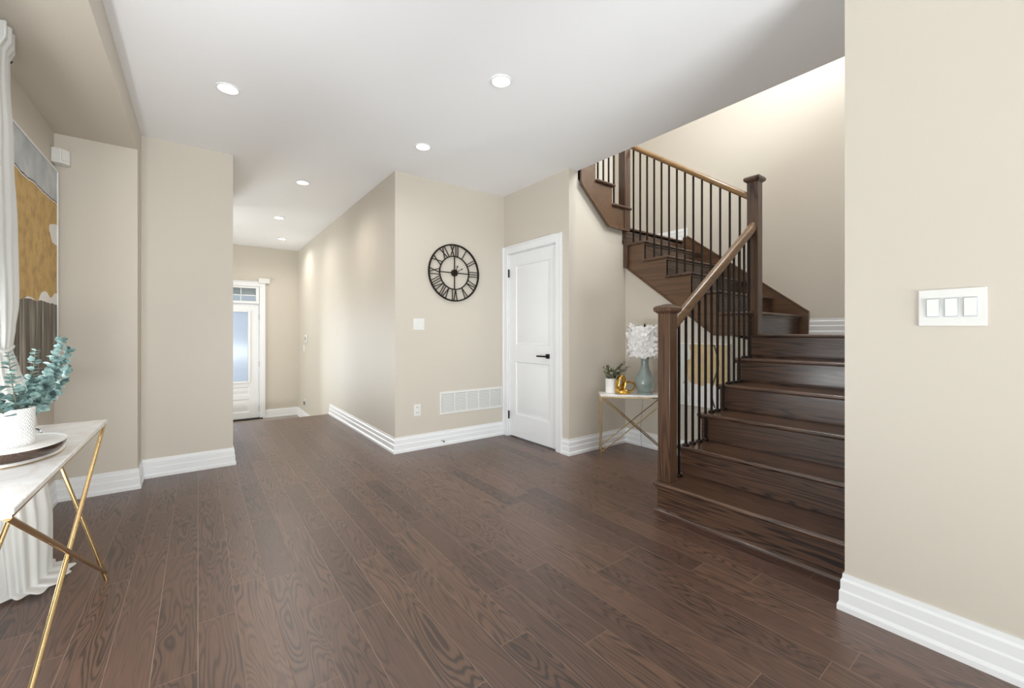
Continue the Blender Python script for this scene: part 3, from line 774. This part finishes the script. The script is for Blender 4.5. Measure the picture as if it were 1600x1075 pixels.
# triple switch on the right wall
ts = tag(MB().box(2.148, 2.155, 0.156, 0.327, 1.178, 1.312).build('light_switch', 'plastic', bevel=0.003), 'wide triple rocker switch plate on the right wall', 'light switch')
for y in (0.195, 0.2415, 0.288):
    q = MB().box(2.145, 2.149, y - .0175, y + .0175, 1.211, 1.279).build('rocker_frame', 'blind_grey', ts, bevel=0.001)
    MB().hexa([(2.1445, y - .015, 1.214), (2.146, y - .015, 1.214), (2.146, y + .015, 1.214), (2.1445, y + .015, 1.214),
               (2.1400, y - .015, 1.276), (2.146, y - .015, 1.276), (2.146, y + .015, 1.276), (2.1400, y + .015, 1.276)]).build('rocker', 'plastic', q)
# thermostat, switch and outlet far down the hall wall, chime over the front door
th = tag(MB().box(1.488, 1.51, 7.86, 8.02, 1.005, 1.125).build('thermostat', 'plastic', bevel=0.006), 'small thermostat on the far hall wall', 'thermostat')
MB().box(1.486, 1.489, 7.90, 7.98, 1.03, 1.10).build('screen', 'plastic_grey', th)
p = tag(MB().box(1.504, 1.51, 8.10, 8.20, 0.835, 0.95).build('light_switch', 'plastic', bevel=0.002), 'switch plate below the thermostat in the hall', 'light switch')
MB().box(1.500, 1.505, 8.13, 8.17, 0.86, 0.925).build('rocker', 'plastic', p)
p = tag(MB().box(1.504, 1.51, 8.02, 8.10, -0.12, 0.0).build('power_outlet', 'plastic', bevel=0.002), 'power outlet low on the far hall wall', 'outlet')
MB().box(1.480, 1.505, 8.04, 8.08, -0.10, -0.04).build('plug', 'plastic_grey', p)
tag(MB().box(0.868, 1.045, 8.70, 8.75, 2.06, 2.155).build('door_chime', 'plastic', bevel=0.006), 'white chime box above right of front door', 'door chime')
ms = thing('motion_sensor', 'white motion sensor high in the left corner', 'sensor', (-0.76, 4.13, 2.30))
MB().prism([(-0.785, 4.15), (-0.785, 4.06), (-0.735, 4.055), (-0.700, 4.095), (-0.705, 4.15)], 'z', 2.30, 2.40).build('housing', 'plastic', ms, bevel=0.006)
MB().hexa([(-0.731, 4.053, 2.318), (-0.700, 4.089, 2.318), (-0.704, 4.093, 2.318), (-0.735, 4.058, 2.318), (-0.731, 4.053, 2.382), (-0.700, 4.089, 2.382), (-0.704, 4.093, 2.382), (-0.735, 4.058, 2.382)]).build('lens', 'plastic', ms)

# ------------------------------------------------------------------ paintings
pt = thing('painting', 'tall grey yellow and black abstract canvas on the left wall', 'painting', (-0.765, 3.03, 0.722))
MB().box(-0.783, -0.750, 3.032, 4.032, 0.724, 2.222).build('canvas', 'art', pt)
m = MB(); m.box(-0.784, -0.744, 3.022, 3.032, 0.714, 2.232).box(-0.784, -0.744, 4.032, 4.042, 0.714, 2.232).box(-0.784, -0.744, 3.032, 4.032, 0.714, 0.724).box(-0.784, -0.744, 3.032, 4.032, 2.222, 2.232)
m.build('frame', 'trim', pt)
p2 = thing('painting', 'small tan and white abstract canvas under the stairs', 'painting', (3.62, 1.72, 0.50))
MB().box(3.615, 3.639, 1.722, 2.18, 0.50, 1.055).build('canvas', 'tan_art', p2)
m = MB(); m.box(3.612, 3.639, 1.714, 1.722, 0.492, 1.063).box(3.612, 3.639, 2.18, 2.188, 0.492, 1.063).box(3.612, 3.639, 1.722, 2.18, 0.492, 0.50).box(3.612, 3.639, 1.722, 2.18, 1.055, 1.063)
m.build('frame', 'trim', p2)

# ------------------------------------------------------------------ console table on the left
TY0, TY1, TX0, TX1, TZ = 1.452, 2.695, -0.560, -0.338, 0.75
tb = thing('console_table', 'white marble console table on crossed brass rods', 'table', ((TX0 + TX1) / 2, (TY0 + TY1) / 2, 0))
MB().box(TX0, TX1, TY0, TY1, TZ - 0.016, TZ).build('tabletop', 'marble', tb, bevel=0.003)
m = MB(); e = 0.008
m.box(TX0 + .004, TX1 - .004, TY0 + .004, TY0 + .016, TZ - .024, TZ - .016).box(TX0 + .004, TX1 - .004, TY1 - .016, TY1 - .004, TZ - .024, TZ - .016)
m.box(TX0 + .004, TX0 + .016, TY0 + .016, TY1 - .016, TZ - .024, TZ - .016).box(TX1 - .016, TX1 - .004, TY0 + .016, TY1 - .016, TZ - .024, TZ - .016)
m.build('rim', 'gold', tb)
zt = TZ - 0.024
for nm, a, b in (('leg', (TX1 - .012, TY1 - .015, zt), (-0.372, 1.40, 0)), ('leg', (TX1 - .012, TY0 + .012, zt), (-0.342, 2.672, 0.045)),
                 ('leg', (TX0 + .03, TY1 - .015, zt), (-0.341, 2.692, 0.0)), ('leg', (TX0 + .025, TY1 - .03, zt), (-0.545, 1.44, 0.0)),
                 ('leg', (TX0 + .03, TY0 + .012, zt), (-0.372, 1.42, 0.03))):
    MB().tube([a, b], 0.0075, 14).build(nm, 'gold', tb, smooth=True)
# tray with a dish on it, vase of eucalyptus, glass cup
def oval(c, prof, sx, sy, n=56):
    m = MB(); vs = []; fs = []; k = len(prof)
    for (r, z) in prof:
        for j in range(n):
            a = 2 * PI * j / n; vs.append((c[0] + sx * r * math.cos(a), c[1] + sy * r * math.sin(a), c[2] + z))
    for i in range(k - 1):
        for j in range(n): fs.append((i * n + j, i * n + (j + 1) % n, (i + 1) * n + (j + 1) % n, (i + 1) * n + j))
    fs.append(list(range(n))[::-1]); fs.append([(k - 1) * n + j for j in range(n)])
    return m.add(vs, fs)
BX, BY = -0.475, 2.07
tr = thing('serving_board', 'oval white marble board under the dish and vase', 'tray', (BX, BY, TZ))
oval((BX, BY, TZ), [(0.98, 0), (1.0, .003), (1.0, .012), (0.98, .014)], 0.106, 0.185).build('board', 'marble', tr, smooth=True)
oval((BX, BY, TZ), [(0.985, 0.0005), (1.006, .0008), (1.006, .0035), (0.985, .0035)], 0.106, 0.185).build('rim', 'gold', tr)
dz = TZ + 0.0142
DX, DY = -0.460, 2.015
dish = thing('dish', 'shallow white dish with dark wooden outside', 'dish', (DX, DY, dz))
oval((DX, DY, dz), [(0.78, 0), (0.86, .002), (0.98, .022), (1.0, .034), (0.985, .034), (0.96, .024), (0.84, .006), (0.05, .004)], 0.106, 0.158).build('wooden_shell', 'walnut', dish, smooth=True)
oval((DX, DY, dz), [(1.004, .0335), (1.004, .0365), (0.975, .0365), (0.95, .025), (0.83, .0085), (0.05, .0065)], 0.106, 0.158).build('white_lining', 'pot', dish, smooth=True)
VX, VY = -0.468, 1.987
vz = dz + 0.0086
vs_ = thing('vase', 'white chevron patterned vase holding blue green eucalyptus', 'vase', (VX, VY, vz))
MB().lathe([(0.0, 0), (0.044, 0), (0.049, .006), (0.051, .142), (0.048, .144), (0.045, .139), (0.044, .10), (0.0, .10)], (VX, VY, vz), 56).build('pot', 'chevron', vs_, smooth=True)
QX, QY = -0.515, 2.335
cu = thing('glass_cup', 'small white cup with clear handle behind the vase', 'cup', (QX, QY, TZ))
MB().lathe([(0.0, 0), (0.022, 0), (0.026, .004), (0.030, .046), (0.028, .046), (0.024, .006), (0, .005)], (QX, QY, TZ), 32).build('bowl', 'pot', cu, smooth=True)
MB().tube([Vector((QX, QY, TZ + .030)) + Vector((.798, -.602, 0)) * (.027 + .032 * math.sin(t * PI / 10)) + Vector((0, 0, .016 * math.cos(t * PI / 10))) for t in range(11)], 0.0038, 8).build('cup_handle', 'chrome', cu, smooth=True)

def leaf(m, p, nrm, dirv, ln, wd, fold=0.25):
    dirv = dirv.normalized(); sd = dirv.cross(nrm)
    if sd.length < 1e-5: sd = dirv.orthogonal()
    sd.normalize(); nm = sd.cross(dirv)
    c = []
    for t, w in ((0, .12), (.25, .85), (.5, 1.0), (.78, .75), (1.0, .08)):
        b = p + dirv * (ln * t) - nm * (ln * 0.18 * t * t)
        c += [b - sd * (wd / 2 * w) + nm * (fold * wd * w * .5), b, b + sd * (wd / 2 * w) + nm * (fold * wd * w * .5)]
    fs = []
    for i in range(4):
        for j in range(2): fs.append((i * 3 + j, i * 3 + j + 1, i * 3 + 4 + j, i * 3 + 3 + j))
    m.add(c, fs)
rnd = random.Random(11)
def branch(base_p, tip, bend, par, step=0.018, size=0.034, name='eucalyptus_stem', mats=('stem', 'euca'), per=2, r=0.0025):
    a = Vector(base_p); b = Vector(tip); L = (b - a).length; mid = (a + b) / 2 + Vector(bend)
    n = 14; pts = [a * (1 - t) ** 2 + mid * 2 * t * (1 - t) + b * t * t for t in [i / n for i in range(n + 1)]]
    m = MB(); m.cur = 0; m.tube(pts, [r * (1 - .6 * i / n) for i in range(n + 1)], 6)
    m.cur = 1
    k = int(L / step)
    for i in range(int(k * 0.16), k + 1):
        t = i / k; p = a * (1 - t) ** 2 + mid * 2 * t * (1 - t) + b * t * t
        tg = ((mid - a) * (1 - t) + (b - mid) * t).normalized()
        o1 = tg.orthogonal().normalized(); o2 = tg.cross(o1); a0 = rnd.uniform(0, 2 * PI)
        for q in range(per):
            an = a0 + q * 2 * PI / per + rnd.uniform(-.4, .4)
            out = o1 * math.cos(an) + o2 * math.sin(an)
            sz = size * rnd.uniform(.7, 1.15) * (1 - .45 * t)
            d = out * 0.85 + tg * rnd.uniform(.2, .75)
            leaf(m, p, tg + Vector((rnd.uniform(-.5, .5), rnd.uniform(-.5, .5), rnd.uniform(-.2, .6))), d, sz, sz * rnd.uniform(.85, 1.1))
    return m.build(name, mats, par, smooth=True, ang=3.2)
vt = vz + 0.115
for tip, bend in (((-0.420, 2.44, 1.010), (0.02, .02, -.06)), ((-0.440, 2.43, 1.125), (.0, .03, -.05)), ((-0.420, 2.46, 1.085), (0.01, .02, -.05)),
                  ((-0.455, 2.17, 1.090), (.0, .05, -.02)), ((-0.460, 1.93, 1.090), (0, -.03, .0)), ((-0.500, 1.86, 1.02), (0, -.05, .02)),
                  ((-0.435, 2.33, 1.010), (0.01, .0, -.02)), ((-0.440, 2.30, 0.960), (0.01, .0, .0)), ((-0.54, 2.10, 1.00), (0, .0, .02)), ((-0.43, 2.08, 0.955), (.01, .0, .01)), ((-0.445, 1.97, 0.97), (.01, .0, .01))):
    branch((VX + rnd.uniform(-.02, .02), VY + rnd.uniform(-.02, .02), vt - .01), tip, bend, vs_, 0.012, 0.034, per=2)

# ------------------------------------------------------------------ curtain
def curtain():
    m = MB(); n = 120
    prof = [  # z, centre x, centre y, radius x, radius y, pleat depth
        (0.012, -0.615, 2.88, 0.135, 0.20, .16), (0.03, -0.640, 2.86, 0.085, 0.17, .20), (0.30, -0.648, 2.85, 0.098, 0.17, .20), (0.55, -0.658, 2.84, 0.088, 0.16, .20),
        (0.85, -0.672, 2.84, 0.070, 0.13, .20), (1.00, -0.690, 2.83, 0.042, 0.10, .20), (1.08, -0.698, 2.83, 0.030, 0.075, .18), (1.16, -0.698, 2.83, 0.038, 0.10, .18), (1.30, -0.700, 2.82, 0.050, 0.15, .20),
        (1.60, -0.703, 2.82, 0.046, 0.17, .20), (2.00, -0.710, 2.82, 0.042, 0.16, .22), (2.30, -0.712, 2.82, 0.032, 0.13, .22), (2.40, -0.712, 2.82, 0.034, 0.12, .25), (2.44, -0.70, 2.82, 0.040, 0.12, .3), (2.505, -0.705, 2.82, 0.046, 0.12, .3)]
    rows = []
    for i in range(len(prof) - 1):
        a, b = prof[i], prof[i + 1]; k = max(1, int((b[0] - a[0]) / 0.03))
        for q in range(k):
            t = q / k; s = t * t * (3 - 2 * t); rows.append([a[j] + (b[j] - a[j]) * (t if j == 0 else s) for j in range(6)])
    rows.append(list(prof[-1]))
    vs = []
    for z, cx, cy, rx, ry, pl in rows:
        for j in range(n):
            a = 2 * PI * j / n
            k = 1 - pl * (0.5 + 0.5 * math.sin(a * 13 + 1.2 * math.sin(z * 2.1))) + 0.05 * math.sin(a * 5 + z * 4)
            vs.append((max(-0.778, cx + rx * k * math.cos(a)), cy + ry * k * math.sin(a), z))
    fs = [(i * n + j, i * n + (j + 1) % n, (i + 1) * n + (j + 1) % n, (i + 1) * n + j) for i in range(len(rows) - 1) for j in range(n)]
    m.add(vs, fs)
    # the looser inner fold that swags over the tie
    pts = []; k = 30; w = 18; vs = []
    for i in range(k + 1):
        t = i / k; z = 2.35 - 1.25 * t
        bl = math.sin(PI * min(1, t * 1.02)) ** 1.2
        for j in range(w + 1):
            u = j / w
            vs.append((-0.690 + 0.060 * bl * math.sin(PI * u) + 0.006 * math.sin(u * 22), 2.70 - 0.55 * u * (0.35 + 0.65 * (1 - t) + .2 * bl), z))
    fs = [(i * (w + 1) + j, i * (w + 1) + j + 1, (i + 1) * (w + 1) + j + 1, (i + 1) * (w + 1) + j) for i in range(k) for j in range(w)]
    m.add(vs, fs)
    return m
cu_ = thing('curtain', 'white sheer curtain tied back at the left edge', 'curtain', (-0.66, 2.85, 0))
curtain().build('drape', 'cloth', cu_, smooth=True, ang=3.2)
MB().tube([(-0.698 + 0.032 * math.cos(2 * PI * i / 24), 2.83 + 0.078 * math.sin(2 * PI * i / 24), 1.085 + .01 * math.sin(4 * PI * i / 24)) for i in range(24)], 0.007, 8, closed=True).build('tieback', 'cloth', cu_, smooth=True)
rod = thing('curtain_rod', 'black rod carrying the curtain under the soffit', 'curtain rod', (-0.705, 1.3, 2.43))
MB().tube([(-0.705, -0.2, 2.425), (-0.705, 2.97, 2.425)], 0.011, 12).build('rod', 'black', rod, smooth=True)
for y in (-0.1, 2.72): MB().tube([(-0.785, y, 2.425), (-0.705, y, 2.425)], 0.008, 8).build('bracket', 'black', rod)

# ------------------------------------------------------------------ side table in the alcove
O2 = Vector((3.0, 2.594, 0)); U2 = Vector((.7071, -.7071, 0)); V2 = Vector((.7071, .7071, 0))
SW, SD, SZ = 0.60, 0.21, 0.583
def sp(u, v, z): return O2 + U2 * u + V2 * v + Vector((0, 0, z))
sd = thing('side_table', 'small white marble side table with brass legs', 'table', tuple(sp(SW / 2, SD / 2, 0)))
def obox(m, u0, u1, v0, v1, z0, z1):
    return m.hexa([sp(u0, v0, z0), sp(u1, v0, z0), sp(u1, v1, z0), sp(u0, v1, z0), sp(u0, v0, z1), sp(u1, v0, z1), sp(u1, v1, z1), sp(u0, v1, z1)])
obox(MB(), -.008, SW + .008, -.008, SD + .008, SZ - .018, SZ).build('tabletop', 'marble', sd, bevel=0.003)
m = MB(); obox(m, -.004, SW + .004, -.004, .008, SZ - .028, SZ - .018); obox(m, -.004, SW + .004, SD - .008, SD + .004, SZ - .028, SZ - .018); obox(m, -.004, .008, .008, SD - .008, SZ - .028, SZ - .018); obox(m, SW - .008, SW + .004, .008, SD - .008, SZ - .028, SZ - .018)
m.build('rim', 'gold', sd)
for u, v in ((0, 0), (SW, 0), (0, SD), (SW, SD)): MB().tube([sp(u, v, 0), sp(u, v, SZ - .028)], 0.006, 10).build('leg', 'gold', sd, smooth=True)
for v in (0.0, SD):
    MB().tube([sp(0.003, v, SZ - .03), sp(SW - .003, v, 0.05)], 0.005, 10).build('cross_rod', 'gold', sd, smooth=True)
    MB().tube([sp(0.003, v + .004, 0.05), sp(SW - .003, v + .004, SZ - .03)], 0.005, 10).build('cross_rod', 'gold', sd, smooth=True)
# lamp
lc = sp(0.410, 0.11, SZ)
la = thing('table_lamp', 'grey green vase lamp with white feather shade', 'lamp', tuple(lc))
MB().lathe([(0.0, 0), (0.066, 0), (0.070, .006), (0.070, .016), (0.060, .022)], tuple(lc), 40).build('foot', 'celadon', la, smooth=True)
MB().lathe([(0.060, .022), (0.072, .040), (0.088, .075), (0.092, .105), (0.086, .140), (0.066, .185), (0.046, .230), (0.036, .275), (0.034, .310), (0.040, .345), (0.050, .370), (0.046, .372), (0.0, .372)], tuple(lc), 48).build('body', 'celadon', la, smooth=True)
MB().tube([lc + Vector((0, 0, .37)), lc + Vector((0, 0, .655))], 0.006, 10).lathe([(0, .635), (0.012, .637), (0.006, .648), (0.008, .658), (0, .664)], tuple(lc), 12).build('finial', 'iron', la, smooth=True)
m = MB().lathe([(0.142, .378), (0.142, .628), (0.139, .628), (0.139, .378), (0.142, .378)], tuple(lc), 48)
sh = m.build('shade', 'feather', la, smooth=True)
m = MB(); r3 = random.Random(4)
for i in range(1500):
    an = r3.uniform(0, 2 * PI); z = r3.uniform(.376, .632); c = Vector((math.cos(an), math.sin(an), 0)); tg = Vector((-math.sin(an), math.cos(an), 0))
    p = lc + c * r3.uniform(.141, .150) + Vector((0, 0, z))
    d = tg * r3.uniform(-1, 1) + Vector((0, 0, r3.uniform(-.9, .5))) + c * r3.uniform(.0, .32)
    s = r3.uniform(.030, .050); leaf(m, p, c + tg * r3.uniform(-.4, .4), d, s, s * .8, -0.35)
m.build('feathers', 'feather', sh, smooth=True, ang=3.2)
tag(MB().tube([lc + V2 * .08 + Vector((0, 0, .01)), lc + V2 * .115 + Vector((0, 0, .004)), lc + V2 * .122 + Vector((0, 0, -.1)), lc + V2 * .118 - U2 * .02 + Vector((0, 0, -.35)), lc + V2 * .10 - U2 * .01 + Vector((0, 0, -.578))], 0.002, 6).build('electric_cable', 'plastic_grey'), 'thin lamp cable hanging behind the brass side table', 'cable')
# potted sprigs
pc = sp(0.10, 0.135, SZ)
pp = thing('potted_plant', 'dusty green sprigs in a white cylinder pot', 'plant', tuple(pc))
MB().lathe([(0, 0), (0.048, 0), (0.052, .004), (0.052, .140), (0.047, .140), (0.046, .118), (0, .118)], tuple(pc), 40).build('pot', 'pot', pp, smooth=True)
r4 = random.Random(2)
for i in range(34):
    a = r4.uniform(0, 2 * PI); rr = r4.uniform(.02, .10)
    tip = pc + Vector((rr * math.cos(a), rr * math.sin(a), r4.uniform(.19, .27))) 
    branch(pc + Vector((r4.uniform(-.025, .025), r4.uniform(-.025, .025), .115)), tip, (0, 0, .02), pp, 0.009, 0.026, 'sprig', ('stem', 'sage'), 3, 0.0016)
for du, dz_ in ((.13, .30), (.17, .255), (.10, .275), (.145, .225)):
    branch(pc + Vector((0, 0, .115)), pc + U2 * du + Vector((0, 0, dz_)), (0, 0, .03), pp, 0.009, 0.026, 'sprig', ('stem', 'sage'), 3, 0.0016)
# gold knot ornament
gc = sp(0.218, 0.068, SZ)
gk = thing('ornament', 'polished gold knot of two looped ribbons', 'ornament', tuple(gc))
def loop(c, e1, e2, ax, ra, rb, hw, th, n=48):
    m = MB(); vs = []; fs = []
    for j in range(n):
        a = 2 * PI * j / n; d = e1 * (ra * math.cos(a)) + e2 * (rb * math.sin(a)); o = (e1 * math.cos(a) + e2 * math.sin(a)).normalized()
        for s, q in ((-1, 0), (-.7, 1), (.7, 1), (1, 0), (.7, -1), (-.7, -1)): vs.append(c + d + ax * (hw * s) + o * (th * q))
    for j in range(n):
        b = (j + 1) % n
        for k in range(6): fs.append((j * 6 + k, j * 6 + (k + 1) % 6, b * 6 + (k + 1) % 6, b * 6 + k))
    return m.add(vs, fs)
Z = Vector((0, 0, 1))
e1 = (U2 * .45 + V2 * .9).normalized(); ax1 = (U2 * .9 - V2 * .45).normalized()
loop(gc - U2 * .036 + Z * .092, (U2 * .75 + V2 * .66).normalized(), (Z + U2 * .12).normalized(), (V2 * .75 - U2 * .66).normalized(), .044, .084, .024, .005).build('ribbon_loop', 'gold_shiny', gk, smooth=True, ang=1.0)
tl = (U2 * .98 + Z * .18).normalized()
loop(gc + U2 * .028 + Z * .068, tl, (Z * .8 + V2 * .6).normalized(), (V2 * .8 - Z * .6).normalized(), .068, .052, .014, .005).build('ribbon_loop', 'gold_shiny', gk, smooth=True, ang=1.0)
loop(gc - U2 * .005 + Z * .022, U2, (V2 * .97 + Z * .1).normalized(), Z, .056, .034, .015, .005).build('ribbon_loop', 'gold_shiny', gk, smooth=True, ang=1.0)
